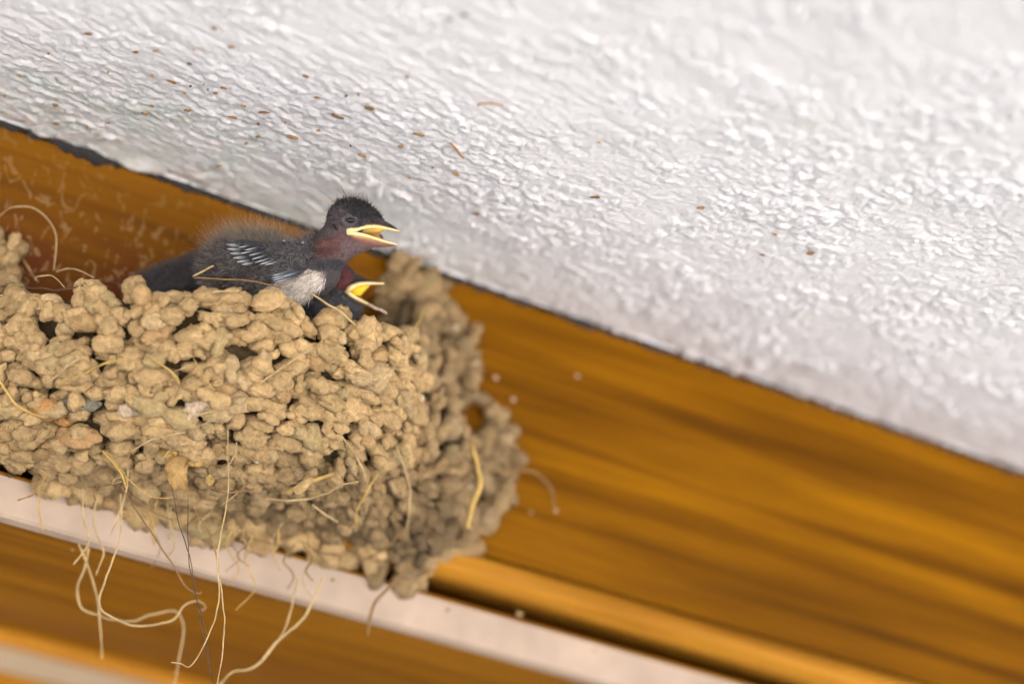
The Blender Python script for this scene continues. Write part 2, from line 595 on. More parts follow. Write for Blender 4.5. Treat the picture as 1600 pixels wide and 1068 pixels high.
door = empty('door_frame', (0, Y_BACK, Z_STRIP_B), 'blurred wooden door frame head below the beam, orange bead over a greyed strip', 'door frame')
zl = [on_plane(0, y, 1, Y_BACK)[2] for y in (978, 1006, 1046)]
r_ = 0.5 * (zl[0] - zl[1])
prof = [(Y_BACK - 0.9 * r_ * math.sin(a), zl[0] - 0.0003 - r_ + r_ * math.cos(a)) for a in np.linspace(0, math.pi, 12)] + [(Y_BACK + 0.02, zl[1]), (Y_BACK + 0.02, zl[0] - 0.0003)]
extrude_profile('rounded_bead', prof, BX0, BX1, MW_bead, door)
extrude_profile('greyed_strip', [(Y_BACK, zl[1] - 0.0004), (Y_BACK, zl[2]), (Y_BACK + 0.02, zl[2]), (Y_BACK + 0.02, zl[1] - 0.0004)], BX0, BX1, M_grey, door)
extrude_profile('head_rail', [(Y_BACK + 0.006, zl[2] - 0.0002), (Y_BACK + 0.006, zl[2] - 0.12), (Y_BACK + 0.04, zl[2] - 0.12), (Y_BACK + 0.04, zl[2] - 0.0002)], BX0, BX1, MW_low, door)
YW = Y_BACK + 0.042
w = mesh_np('house_wall', [(-5, YW, 0.01), (5, YW, 0.01), (5, YW, GZ), (-5, YW, GZ), (-5, YW + 0.2, 0.01), (5, YW + 0.2, 0.01), (5, YW + 0.2, GZ), (-5, YW + 0.2, GZ)],
            [(0, 3, 2, 1), (4, 5, 6, 7), (0, 4, 7, 3), (1, 2, 6, 5), (0, 1, 5, 4)], M_render, smooth=False)
tag(w, 'pale rendered house wall that carries the beam and the door frame', 'wall')


# sooty dirt packed in the seam under the plaster, thickest at the left
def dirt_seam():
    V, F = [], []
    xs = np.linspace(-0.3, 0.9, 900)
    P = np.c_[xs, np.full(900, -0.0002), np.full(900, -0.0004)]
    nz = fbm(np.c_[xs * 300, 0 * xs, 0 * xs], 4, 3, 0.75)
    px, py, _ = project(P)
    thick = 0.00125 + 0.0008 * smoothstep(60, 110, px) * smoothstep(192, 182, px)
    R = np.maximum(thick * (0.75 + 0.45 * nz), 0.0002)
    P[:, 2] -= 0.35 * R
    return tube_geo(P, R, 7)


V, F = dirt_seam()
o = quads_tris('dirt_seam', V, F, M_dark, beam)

# ------------------------------------------------------------------ flecks on the ceiling (parts stuck to it)
FLECKS = """140 53 20 8;76 84 6 3;213 82 8 5;245 80 12 4;335 45 8 4;303 77 5 3;363 74 10 5;296 100 11 5;270 129 12 5;238 119 5 3;350 138 11 5;298 135 6 4;
288 146 9 4;337 146 7 3;238 166 8 5;228 178 11 7;294 173 9 5;87 164 8 7;7 150 7 5;32 119 5 5;169 113 6 3;381 166 9 5;413 176 22 3;404 194 6 4;385 224 8 8;
404 214 9 6;170 192 7 5;90 193 11 6;136 198 7 6;343 260 9 7;366 184 16 4;636 121 9 4;496 153 13 5;528 183 28 9;579 170 14 9;458 215 16 6;628 229 11 8;
568 244 11 6;655 211 16 5;713 273 12 7;498 204 6 4;541 150 6 3;479 120 8 4;936 223 5 4;931 308 20 7;1096 325 12 4;744 334 11 5;1267 396 11 11;
1192 398 9 4;1210 366 8 3;319 132 4 2;325 140 4 2;446 192 4 2;548 228 5 2;560 148 5 3;702 31 9 9;726 24 11 7;640 278 6 3;676 262 6 3""".replace('\n', '')
rr = random.Random(4)
sph = bmesh.new(); bmesh.ops.create_icosphere(sph, subdivisions=3, radius=1.0)
ICO3 = (np.array([v.co[:] for v in sph.verts]), np.array([[v.index for v in f.verts] for f in sph.faces])); sph.free()
sph = bmesh.new(); bmesh.ops.create_icosphere(sph, subdivisions=4, radius=1.0)
ICO4 = (np.array([v.co[:] for v in sph.verts]), np.array([[v.index for v in f.verts] for f in sph.faces])); sph.free()
sph = bmesh.new(); bmesh.ops.create_icosphere(sph, subdivisions=2, radius=1.0)
ICO2 = (np.array([v.co[:] for v in sph.verts]), np.array([[v.index for v in f.verts] for f in sph.faces])); sph.free()
for item in FLECKS.split(';'):
    fx, fy, fl, fh = map(float, item.split())
    c = on_plane(fx, fy, 2, -0.0008)
    q_ = rr.uniform(0.6, 1.15); fl *= q_; fh *= q_
    ex = on_plane(fx + fl / 2, fy + rr.uniform(0.0, 0.45) * fl / 2, 2, -0.0006) - c
    ey = np.array([-ex[1], ex[0], 0]); ey /= np.linalg.norm(ey)
    hh = (on_plane(fx, fy - fh / 2, 2, -0.0006) - c); ey *= 0.6 * np.linalg.norm(hh)
    D = ICO2[0]
    k = 1 + 0.7 * vnoise(D * 1.9 + rr.random() * 50, 2)
    lx = D[:, 0] * k * (1 - 0.25 * D[:, 0])
    V = c + lx[:, None] * ex + (D[:, 1] * k)[:, None] * ey + np.array([0, 0, 1]) * (D[:, 2] * 0.00045)[:, None]
    t = rr.random()
    colr = np.array([0.27, 0.15, 0.065]) * (0.55 + 0.7 * t) if fx < 700 or fy > 100 else np.array([0.2, 0.17, 0.16])
    mesh_np('mud_fleck', V, ICO2[1], M_fleck, ceiling, np.tile(colr, (len(V), 1)))
V, F = tube_geo(np.array([on_plane(a, b, 2, -0.0011) for a, b in resample([(747, 166), (750, 162), (768, 162), (786, 165)], 12)]), 0.00028, 5)
quads_tris('straw_bit', V, F, M_fleck, ceiling, np.tile((0.4, 0.2, 0.07), (len(V), 1)))
V, F = tube_geo(np.array([on_plane(a, b, 2, -0.0011) for a, b in resample([(704, 224), (712, 232), (719, 242), (724, 247)], 12)]), 0.00028, 5)
quads_tris('straw_bit', V, F, M_fleck, ceiling, np.tile((0.35, 0.17, 0.05), (len(V), 1)))

# pale dropping spots on the beam to the right of the nest
for sx_, sy_, sr in ((775, 590, 5), (802, 624, 5), (902, 587, 3.5), (868, 797, 4), (830, 800, 3)):
    c = on_plane(sx_, sy_, 1, -0.0001)
    D = ICO2[0]; k = 1 + 0.3 * vnoise(D * 1.5 + sx_, 4)
    V = c + (D * k[:, None]) * np.array([1, 0.25, 0.85]) * sr * 0.00020
    mesh_np('dropping_spot', V, ICO2[1], M_fleck, beam, np.tile((0.42, 0.30, 0.19), (len(V), 1)))

# mud crumbs and dirt on the painted strip
for sx_, sy_, sr, kk in ((16, 743, 4, .3), (60, 772, 2.2, .5), (130, 790, 2.5, .6), (452, 868, 4, .7), (520, 905, 2.5, .5), (590, 938, 2.2, .6), (812, 958, 5, 1.2), (700, 952, 2.5, .5), (930, 1015, 2.2, .5), (330, 856, 2.5, .6)):
    c = on_plane(sx_, sy_, 1, -0.0013)
    D = ICO2[0]; k = 1 + 0.5 * vnoise(D * 1.7 + sx_, 4)
    V = c + (D * k[:, None]) * np.array([1.2, 0.5, 0.8]) * sr * 0.00020
    mesh_np('mud_crumb', V, ICO2[1], M_fleck, beam, np.tile(np.array((0.30, 0.20, 0.09)) * kk, (len(V), 1)))

# ------------------------------------------------------------------ the mud nest
TILT = math.radians(-11)
XN = np.array([math.cos(TILT), 0, -math.sin(TILT)])         # along the rim
UN = np.array([math.sin(TILT), 0, math.cos(TILT)])          # up
ON = np.array([0.0, -1.0, 0.0])                             # out from the beam
PLAN = resample([(0.062, 0.0), (0.060, 0.008), (0.057, 0.013), (0.053, 0.020), (0.046, 0.030), (0.038, 0.046), (0.026, 0.061), (0.006, 0.071), (-0.02, 0.0735),
                 (-0.046, 0.067), (-0.068, 0.052), (-0.084, 0.030), (-0.088, 0.0)], 400)
_pl = np.r_[0, np.cumsum(np.linalg.norm(np.diff(PLAN, axis=0), axis=1))]; _pl /= _pl[-1]
RIM_X = np.array([-0.09, -0.08, -0.06, -0.03, 0.0, 0.026, 0.038, 0.046, 0.052, 0.06, 0.068, 0.079, 0.085])
RIM_W = np.array([0.004, 0.0045, 0.0065, 0.0070, 0.0080, 0.0080, 0.006, 0.001, -0.012, -0.018, -0.012, -0.002, 0.006])
nest = empty('mud_nest', tuple(NEST_C), 'rough mud pellet swallow nest with hanging straws, stuck to the varnished beam', 'nest')

BOT_X = np.array([-0.11, -0.086, -0.063, -0.041, -0.012, 0.012, 0.039, 0.059, 0.079, 0.09, 0.1])
BOT_W = np.array([0.034, 0.041, 0.047, 0.051, 0.054, 0.056, 0.060, 0.066, 0.060, 0.045, 0.03])


def nest_point(theta, v, swell=1.0):
    """theta 0 (right, on the beam) .. pi (left); v 0 rim .. 1 keel on the beam"""
    theta = np.asarray(theta, float); v = np.asarray(v, float)
    t = theta / math.pi
    sv, cv = np.sin(v * math.pi / 2), np.cos(v * math.pi / 2)
    px_, po_ = np.interp(t, _pl, PLAN[:, 0]), np.interp(t, _pl, PLAN[:, 1])
    right = smoothstep(0.03, 0.07, px_)
    x = px_ * (1 - 0.05 * v) + 0.011 * right * np.sin(math.pi * v)
    out = po_ * np.abs(cv) ** (0.72 - 0.3 * right) + 0.008 * right * np.sin(math.pi * v)
    rim = np.interp(px_, RIM_X, RIM_W)
    bot = np.interp(x, BOT_X, BOT_W)
    w = rim + (bot - rim) * sv
    x, out, wz = x * swell, out * swell, w
    return NEST_C + x[..., None] * XN + out[..., None] * ON - wz[..., None] * UN


def nest_frame(theta, v):
    e = 0.004
    p = nest_point(theta, v)
    a = nest_point(theta + e, v) - nest_point(theta - e, v)
    b = nest_point(theta, min(v + e, 1)) - nest_point(theta, max(v - e, 0))
    a /= np.linalg.norm(a); b /= np.linalg.norm(b) + 1e-12
    n = np.cross(b, a); n /= np.linalg.norm(n) + 1e-12
    return p, a, b, n


_p, _a, _b, _n = nest_frame(math.pi / 2, 0.2)
FLIP = -1.0 if _n @ ON < 0 else 1.0


def pellet(c, ax, up, nrm, sa, su, sn, template, seed):
    """a lumpy hand-rolled mud pellet: smooth union of a few balls, star shaped, with grit"""
    r0 = np.random.default_rng(seed)
    D = template[0]
    k = r0.integers(2, 5)
    rad = np.zeros(len(D)); acc = np.zeros(len(D))
    for i in range(k):
        q = r0.normal(size=3) * np.array([0.62, 0.38, 0.28])
        q *= min(1, 0.85 / np.linalg.norm(q))
        rho = max(r0.uniform(0.42, 0.74), np.linalg.norm(q) + 0.05)
        cd = D @ q
        t = cd + np.sqrt(np.maximum(rho * rho - q @ q + cd * cd, 1e-4))
        acc += np.exp(16 * t)
    rad = np.log(acc) / 16
    P = D * rad[:, None]
    P = P * (1 + 0.13 * vnoise(P * 2.4 + seed * 3.7, 1) + 0.12 * vnoise(P * 5.0 + seed * 1.7, 2) + 0.10 * vnoise(P * 10 + seed, 3) + 0.055 * vnoise(P * 19 + seed, 4))[:, None]
    return c + (P[:, :1] * sa) * ax + (P[:, 1:2] * su) * up + (P[:, 2:] * sn) * nrm


def rot_in_plane(a, b, ang):
    return a * math.cos(ang) + b * math.sin(ang), b * math.cos(ang) - a * math.sin(ang)


TAN = np.array([0.44, 0.297, 0.143])
PV, PF, PC, P_CENT = [], [], [], []
pcount = 0


def pellet_colour(px, py, w):
    k = rr.random()
    c = TAN * (0.80 + 0.34 * rr.random())
    if k < 0.10: c = np.array([0.39, 0.25, 0.115]) * (0.85 + 0.3 * rr.random())
    elif k < 0.18: c = np.array([0.43, 0.305, 0.16]) * (0.9 + 0.25 * rr.random())
    elif k < 0.24: c = np.array([0.37, 0.27, 0.13])
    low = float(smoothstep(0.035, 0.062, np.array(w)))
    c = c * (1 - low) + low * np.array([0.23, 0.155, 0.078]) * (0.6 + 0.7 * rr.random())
    for qx, qy, cc in ((152, 643, (0.21, 0.20, 0.15)), (105, 650, (0.42, 0.22, 0.08)), (212, 640, (0.50, 0.38, 0.27)), (292, 646, (0.50, 0.38, 0.27)), (95, 680, (0.40, 0.24, 0.11)),
                       (195, 700, (0.42, 0.22, 0.08)), (280, 715, (0.5, 0.30, 0.1))):
        if (px - qx) ** 2 + (py - qy) ** 2 < 16 ** 2: c = np.array(cc)
    return c


def add_pellet(c, ax, up, nrm, sa, su, sn, w=0.0, hi=None):
    global pcount
    px, py, d = project(c)
    vis = -80 < px < 900
    if hi is None: hi = vis and px < 640 and d < 0.69
    T = ICO4 if hi else ICO3
    V = pellet(c, ax, up, nrm, sa, su, sn, T, 100 + len(P_CENT))
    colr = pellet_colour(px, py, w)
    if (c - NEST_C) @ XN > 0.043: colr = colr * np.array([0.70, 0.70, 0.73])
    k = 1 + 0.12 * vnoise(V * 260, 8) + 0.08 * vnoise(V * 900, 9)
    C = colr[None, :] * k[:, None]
    # a few chalky white crumbs
    if rr.random() < 0.03:
        q = c + nrm * sn + (rr.random() - 0.5) * ax * sa
        m = np.linalg.norm(V - q, axis=1) < rr.uniform(0.0006, 0.0012)
        C[m] = (0.62, 0.58, 0.50)
    PV.append(V); PF.append(T[1] + pcount); PC.append(C); P_CENT.append(c + nrm * sn * 0.9)
    pcount += len(V)


# rows of pellets from the rim down
v = 0.0
row = 0
while v < 1.0:
    th = rr.uniform(0, 0.05)
    while th < math.pi:
        jv = min(max(v + rr.uniform(-0.022, 0.022), 0), 1)
        p, a, b, n = nest_frame(th, jv)
        n = n * FLIP
        scale = rr.choice((0.7, 0.8, 0.85, 0.9, 1.0, 1.0, 1.1, 1.25))
        sa, su, sn = 0.0047 * scale, 0.0031 * (0.6 + 0.4 * scale), 0.0036 * (0.6 + 0.4 * scale)
        ax, up = rot_in_plane(a, b, rr.gauss(0, 0.27))
        wv = float((NEST_C - p) @ UN)
        flank = float((p - NEST_C) @ XN) > 0.043
        if flank and rr.random() < 0.38:
            th += 0.03
            continue
        if flank: n = unit(n + 0.5 * np.array([rr.uniform(-1, 1), 0, rr.uniform(-1, 1)]))
        add_pellet(p + n * (rr.uniform(-0.0024, 0.0016) if v > 0.04 else rr.uniform(-0.0016, 0.0002)), ax, up, n, sa, su, sn, wv)
        ds = np.linalg.norm(nest_point(th + 0.01, jv) - nest_point(th, jv)) / 0.01
        th += (1.62 * sa) / max(ds, 0.02)
    dv = np.linalg.norm(nest_point(1.8, min(v + 0.01, 1)) - nest_point(1.8, v)) / 0.01
    v += 0.0049 / max(dv, 0.03)
    row += 1
# small crumbs between them
for i in range(260):
    th, jv = math.acos(rr.uniform(-0.98, 0.98)), rr.random() ** 0.9
    p, a, b, n = nest_frame(th, jv); n = n * FLIP
    s = rr.uniform(0.0012, 0.0027)
    ax, up = rot_in_plane(a, b, rr.uniform(0, 3))
    add_pellet(p + n * rr.uniform(0.0, 0.0035), ax, up, n, s * 1.3, s, s, float((NEST_C - p) @ UN), False)


def in_poly(x, y, poly):
    c = False
    for i in range(len(poly)):
        (x1, y1), (x2, y2) = poly[i - 1], poly[i]
        if (y1 > y) != (y2 > y) and x < (x2 - x1) * (y - y1) / (y2 - y1) + x1: c = not c
    return c


# mud plastered straight on the beam: up the right flank, and the trail under the right end
for poly, n_, smin, smax, lift in (([(606, 402), (650, 398), (690, 440), (705, 490), (745, 522), (750, 622), (700, 660), (620, 600), (600, 480)], 130, 0.0018, 0.0038, 0.005),
                             ([(735, 650), (780, 645), (806, 690), (800, 770), (770, 815), (712, 880), (650, 908), (560, 880), (600, 760)], 150, 0.0018, 0.0040, 0.006),
                             ([(-60, 350), (12, 362), (30, 420), (40, 450), (-60, 460)], 26, 0.0016, 0.0034, 0.003),
                             ([(0, 715), (200, 780), (400, 810), (560, 850), (560, 880), (440, 852), (330, 825), (200, 800), (100, 760), (0, 725)], 60, 0.002, 0.0042, 0.004)):
    xs, ys = [p[0] for p in poly], [p[1] for p in poly]
    k = 0
    while k < n_:
        x, y = rr.uniform(min(xs), max(xs)), rr.uniform(min(ys), max(ys))
        if not in_poly(x, y, poly): continue
        c = on_plane(x, y, 1, -rr.uniform(0.0, lift))
        s = rr.uniform(smin, smax)
        ax, up = rot_in_plane(XN, UN, rr.uniform(0, 3))
        add_pellet(c, ax, up, ON, s * 1.25, s, s * 0.9, 0.03 + 0.02 * rr.random(), False)
        k += 1

bowl = mesh_np('bowl', np.vstack(PV), np.vstack(PF), M_mud, nest, np.vstack(PC))
P_CENT = np.array(P_CENT)
PX, PY, PD = project(P_CENT)


def nest_depth(px, py, r=16.0):
    m = (PX - px) ** 2 + (PY - py) ** 2 < r * r
    if not m.any(): return None
    return PD[m].min() - 0.0012


# the wall of the nest behind the pellets: outer skin, rim and hollow inside down to a floor
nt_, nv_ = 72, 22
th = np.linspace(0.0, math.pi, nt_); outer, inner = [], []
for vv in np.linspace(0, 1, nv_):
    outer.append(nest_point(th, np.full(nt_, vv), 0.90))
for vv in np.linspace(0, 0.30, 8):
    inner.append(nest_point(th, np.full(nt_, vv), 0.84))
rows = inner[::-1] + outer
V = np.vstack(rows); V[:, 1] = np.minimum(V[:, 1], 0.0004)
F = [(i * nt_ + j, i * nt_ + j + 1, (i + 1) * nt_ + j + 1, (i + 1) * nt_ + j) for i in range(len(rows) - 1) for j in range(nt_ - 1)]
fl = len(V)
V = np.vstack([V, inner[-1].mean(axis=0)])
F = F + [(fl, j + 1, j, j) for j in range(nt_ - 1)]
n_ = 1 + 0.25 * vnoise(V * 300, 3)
quads_tris('shell', V, F, M_mud, nest, np.array([0.11, 0.075, 0.038])[None, :] * n_[:, None])  # dark colour paints the shade seen in the gaps between pellets

# ------------------------------------------------------------------ straws (parts of the nest), traced hanging where they hang
PALE, GOLD, BROWN, DARKB = (0.47, 0.34, 0.17), (0.46, 0.30, 0.09), (0.25, 0.145, 0.06), (0.08, 0.05, 0.025)
STRAWS = [  # points in photo px, depth at start and end (None: lies on the pellets), width px, colour
    ([(356, 640), (356, 700), (356, 771), (340, 869), (343, 927), (334, 970), (312, 1021), (296, 1041), (283, 1036), (267, 1034)], .648, .655, 2.4, PALE),
    ([(343, 900), (350, 956), (349, 1007), (338, 1075)], .655, .662, 2.6, PALE),
    ([(268, 760), (272, 778), (280, 818), (296, 869), (309, 945), (323, 1018), (335, 1075)], .655, .665, 1.7, DARKB),
    ([(294, 770), (294, 854), (301, 912), (320, 981), (329, 1043)], .66, .67, 1.6, DARKB),
    ([(203, 690), (200, 716), (198, 760), (189, 800), (187, 840), (167, 898), (156, 945), (189, 971), (225, 978), (269, 967), (287, 945), (309, 938), (321, 949), (312, 954)], .655, .70, 3.4, PALE),
    ([(104, 780), (113, 825), (134, 876), (149, 920), (156, 970), (160, 1029)], .685, .70, 3.6, PALE),
    ([(145, 780), (142, 825), (134, 880), (122, 916), (127, 949), (153, 960), (196, 971), (236, 960), (272, 954), (287, 978), (280, 1025), (272, 1075)], .69, .71, 4.0, PALE),
    ([(55, 700), (58, 727), (69, 774), (78, 818), (114, 860)], .68, .70, 4.5, PALE),
    ([(190, 760), (203, 782), (232, 825), (269, 880), (291, 916), (312, 927), (314, 922)], .66, .685, 3.2, BROWN),
    ([(300, 790), (323, 825), (338, 869), (341, 898)], .665, .675, 2.6, BROWN),
    ([(505, 900), (491, 934), (473, 967), (436, 1000), (400, 1040), (363, 1050), (338, 1075)], .69, .70, 5.0, PALE),
    ([(466, 900), (460, 927), (444, 985), (422, 1014)], .69, .70, 3.4, PALE),
    ([(640, 880), (632, 891), (600, 925), (585, 942), (578, 970), (574, 992)], .70, .715, 5.5, BROWN),
    ([(780, 745), (796, 734), (836, 738), (861, 763), (865, 789)], .735, .75, 5.0, BROWN),
    ([(738, 690), (741, 709), (749, 753), (738, 789), (731, 825)], .70, .70, 9.0, GOLD),
    ([(160, 703), (175, 722), (189, 738), (198, 763)], None, .655, 4.0, GOLD),
    ([(166, 705), (185, 728), (197, 745), (197, 762)], None, .656, 3.4, GOLD),
    ([(172, 708), (190, 742), (180, 748), (176, 756), (190, 752)], None, .655, 2.6, PALE),
    ([(192, 735), (198, 745), (222, 767), (247, 778), (271, 776)], .655, .655, 2.2, GOLD),
    ([(70, 715), (78, 730), (98, 740), (104, 770), (108, 812)], .675, .69, 5.0, BROWN),
    ([(68, 718), (88, 725), (100, 738), (120, 708)], .672, .675, 4.5, PALE),
    ([(49, 464), (60, 470), (69, 480)], None, None, 4.0, GOLD),
    ([(75, 597), (92, 584), (111, 567), (125, 560)], None, None, 4.0, PALE),
    ([(88, 603), (131, 583), (160, 569), (193, 560)], None, None, 4.2, GOLD),
    ([(-10, 585), (0, 597), (20, 626), (43, 642), (69, 652)], None, None, 6.0, GOLD),
    ([(236, 559), (262, 577), (275, 590), (282, 603)], None, None, 4.5, GOLD),
    ([(272, 580), (290, 574), (308, 565)], None, None, 2.2, PALE),
    ([(308, 570), (285, 597), (273, 623)], None, None, 1.6, BROWN),
    ([(331, 457), (350, 454), (373, 454)], None, None, 4.0, PALE),
    ([(301, 432), (318, 424), (334, 415)], .655, .656, 4.0, PALE),
    ([(303, 434), (350, 436), (400, 440), (440, 450)], .652, .650, 3.2, BROWN),
    ([(0, 447), (49, 449), (98, 452), (147, 443), (210, 441)], None, .655, 3.0, DARKB),
    ([(55, 438), (59, 431), (82, 431), (101, 449)], .665, .66, 2.6, PALE),
    ([(88, 424), (115, 420), (147, 434)], .68, .67, 3.0, PALE),
    ([(34, 402), (49, 426), (60, 440)], .69, .68, 6.0, BROWN),
    ([(5, 395), (22, 420), (45, 440)], .70, .69, 5.0, BROWN),
    ([(262, 466), (314, 487), (340, 493), (364, 492)], None, None, 1.6, PALE),
    ([(386, 458), (390, 470), (384, 482), (376, 478)], None, None, 1.4, BROWN),
    ([(506, 515), (504, 525), (497, 557)], None, None, 1.5, PALE),
    ([(484, 457), (510, 473), (533, 487), (556, 508)], .649, None, 4.0, PALE),
    ([(575, 475), (590, 482), (604, 490)], .672, .676, 6.0, (0.42, 0.31, 0.24)),
    ([(664, 475), (655, 501), (638, 521)], .70, .69, 3.0, GOLD),
    ([(705, 428), (709, 440), (717, 466), (720, 508), (714, 545)], .775, .765, 6.0, DARKB),
    ([(628, 405), (632, 450), (622, 500)], .75, .74, 5.0, BROWN),
    ([(650, 400), (662, 440), (655, 480)], .755, .75, 5.0, BROWN),
    ([(-5, 340), (0, 337), (20, 324), (49, 324), (75, 343), (88, 373), (84, 422)], .69, .685, 2.6, PALE),
    ([(180, 612), (235, 630), (270, 662), (300, 668), (350, 648)], None, None, 1.6, PALE),
    ([(300, 650), (340, 640), (390, 628)], None, None, 3.0, PALE),
    ([(445, 770), (485, 752), (520, 740)], None, None, 6.5, GOLD),
    ([(415, 778), (455, 782), (500, 775), (530, 758), (560, 752)], None, .66, 4.0, PALE),
    ([(488, 788), (510, 805), (528, 815)], .675, .68, 4.5, PALE),
    ([(370, 690), (366, 712), (350, 735)], None, None, 2.2, PALE),
    ([(540, 590), (565, 590), (605, 596)], None, None, 3.0, PALE),
    ([(520, 660), (560, 720), (575, 760)], None, None, 3.5, PALE),
    ([(590, 740), (560, 790), (555, 830)], None, None, 4.0, GOLD),
    ([(620, 700), (640, 760), (636, 830)], None, None, 4.0, PALE),
    ([(560, 880), (610, 850), (650, 800)], None, None, 4.0, BROWN),
    ([(250, 720), (270, 700), (295, 690)], None, None, 3.0, PALE),
    ([(210, 780), (240, 800), (270, 812)], .675, .68, 3.0, BROWN),
    ([(320, 760), (350, 770), (400, 765), (420, 790)], None, .68, 3.2, BROWN),
    ([(370, 735), (380, 760), (345, 790)], .66, .67, 2.2, PALE),
    ([(240, 690), (262, 700), (285, 740), (300, 775)], None, .67, 1.8, BROWN),
    ([(640, 930), (655, 905), (690, 890)], .72, .73, 5.0, PALE),
    ([(470, 845), (500, 862), (540, 868)], .705, .71, 4.0, BROWN),
    ([(390, 840), (445, 856), (452, 872)], .70, .705, 4.0, BROWN),
]
for k in range(26):                      # fine fibres under the left half
    x = rr.uniform(20, 640); y = 735 + 0.24 * x + rr.uniform(-25, 5)
    l = rr.uniform(30, 130); sw = rr.uniform(-28, 28)
    dd = 0.664 + 0.00006 * x
    STRAWS.append(([(x, y), (x + sw * 0.7 + rr.uniform(-9, 9), y + l * 0.35), (x + sw * 0.2 + rr.uniform(-12, 12), y + l * 0.7), (x + sw + rr.uniform(-9, 9), y + l)], dd, dd + rr.uniform(0, 0.02), rr.uniform(1.6, 3.4), rr.choice((PALE, BROWN, PALE, GOLD))))
for k in range(5):
    x, y = rr.uniform(0, 620), rr.uniform(470, 760)
    a, l = rr.gauss(-0.3, 0.7), rr.uniform(18, 55)
    dx, dy = l * math.cos(a), l * math.sin(a)
    STRAWS.append(([(x - dx, y - dy), (x + rr.uniform(-8, 8), y + rr.uniform(-8, 8)), (x + dx, y + dy)], None, None, rr.uniform(1.4, 3.2), rr.choice((PALE, PALE, GOLD, BROWN))))
for pts, d0, d1, wpx, colr in STRAWS:
    S = resample(pts, max(8, 6 * len(pts)))
    n = len(S)
    t = np.linspace(0, 1, n)
    S = S + 1.6 * np.c_[vnoise(np.c_[S * 0.06, 0 * t + wpx * 31], 41), vnoise(np.c_[S * 0.06, 0 * t + wpx * 57], 42)] * np.sin(math.pi * t)[:, None]
    if d0 is None or d1 is None:
        dep = np.full(n, np.nan)
        for i in range(n):
            q = nest_depth(S[i, 0], S[i, 1])
            if q is not None: dep[i] = q
        ok = ~np.isnan(dep)
        dep = np.interp(t, t[ok], dep[ok]) if ok.any() else np.full(n, 0.66)
        k = np.ones(5) / 5
        dep = np.convolve(np.pad(dep, 2, mode='edge'), k, 'valid') - 0.0013
        if d0 is not None: dep = dep * t + d0 * (1 - t)
        if d1 is not None: dep = dep * (1 - smoothstep(0.4, 1, t)) + d1 * smoothstep(0.4, 1, t)
    else:
        dep = d0 + (d1 - d0) * t
    dep = dep + 0.0012 * vnoise(np.c_[t * 4 + wpx * 9, 0 * t + pts[0][0], 0 * t], 6)
    P = np.array([at(S[i, 0], S[i, 1], dep[i]) for i in range(n)])
    rad = 0.46 * wpx * dep.mean() / FPX * (0.78 + 0.22 * np.sin(math.pi * t) + 0.18 * vnoise(np.c_[t * 9 + pts[0][1], 0 * t, 0 * t], 7))
    V, F = tube_geo(P, rad, 6, 0.45)
    k = 0.85 + 0.25 * vnoise(V * 350 + pts[0][0], 3)
    quads_tris('straw', V, F, M_straw, nest, np.array(colr)[None, :] * k[:, None])

# a torn yellow leaf and a knot of fibre caught underneath
def flake(name, outline, depth, colr, thick=0.0004, bow=0.002):
    O = resample(outline + [outline[0]], 36)[:-1]
    c = O.mean(axis=0)
    V, n = [], len(O)
    for side in (-1, 1):
        for s in (1.0, 0.5):
            for q in (O - c) * s + c:
                d = depth + side * thick + bow * ((q[0] - c[0]) / 25.0) ** 2 + 0.0006 * math.sin(q[1] * 0.35)
                V.append(at(q[0], q[1], d))
        V.append(at(c[0], c[1], depth + side * thick))
    F = []
    half = 2 * n + 1
    for h in (0, 1):
        o = h * half
        for j in range(n):
            k = (j + 1) % n
            F.append((o + j, o + k, o + n + k, o + n + j)); F.append((o + n + j, o + n + k, o + 2 * n, o + 2 * n))
    for j in range(n):
        k = (j + 1) % n
        F.append((j, k, half + k, half + j))
    V = np.array(V)
    kk = 0.9 + 0.3 * vnoise(V * 400, 5)
    return quads_tris(name, V, F, M_straw, nest, np.array(colr)[None, :] * kk[:, None])


flake('dry_leaf', [(262, 718), (275, 712), (293, 716), (292, 740), (293, 766), (280, 762), (272, 764), (262, 748), (258, 730)], 0.652, (0.34, 0.21, 0.075))
flake('dry_leaf', [(322, 745), (330, 740), (335, 752), (328, 758), (324, 754)], 0.655, (0.36, 0.25, 0.08))
flake('dry_leaf', [(455, 765), (470, 752), (488, 745), (484, 758), (468, 772)], 0.654, (0.42, 0.29, 0.13))

# ------------------------------------------------------------------ nestlings


def sd_ell(X, Y, Z, c, r, ang=0.0):
    """approximate distance to an ellipsoid, turned by ang in the picture plane"""
    ca, sa = math.cos(ang), math.sin(ang)
    dx, dy, dz = X - c[0], Y - c[1], Z - c[2]
    u, v_ = dx * ca + dy * sa, -dx * sa + dy * ca
    k0 = np.sqrt((u / r[0]) ** 2 + (v_ / r[1]) ** 2 + (dz / r[2]) ** 2)
    k1 = np.sqrt((u / r[0] ** 2) ** 2 + (v_ / r[1] ** 2) ** 2 + (dz / r[2] ** 2) ** 2)
    return k0 * (k0 - 1) / (k1 + 1e-9)


def sd_cone(X, Y, Z, a, b, ra, rb):
    a, b = np.array(a, float), np.array(b, float)
    ab = b - a
    t = np.clip(((X - a[0]) * ab[0] + (Y - a[1]) * ab[1] + (Z - a[2]) * ab[2]) / (ab @ ab), 0, 1)
    return np.sqrt((X - a[0] - t * ab[0]) ** 2 + (Y - a[1] - t * ab[1]) ** 2 + (Z - a[2] - t * ab[2]) ** 2) - (ra + (rb - ra) * t)


def smin(a, b, k):
    h = np.clip(0.5 + 0.5 * (b - a) / k, 0, 1)
    return b * (1 - h) + a * h - k * h * (1 - h)


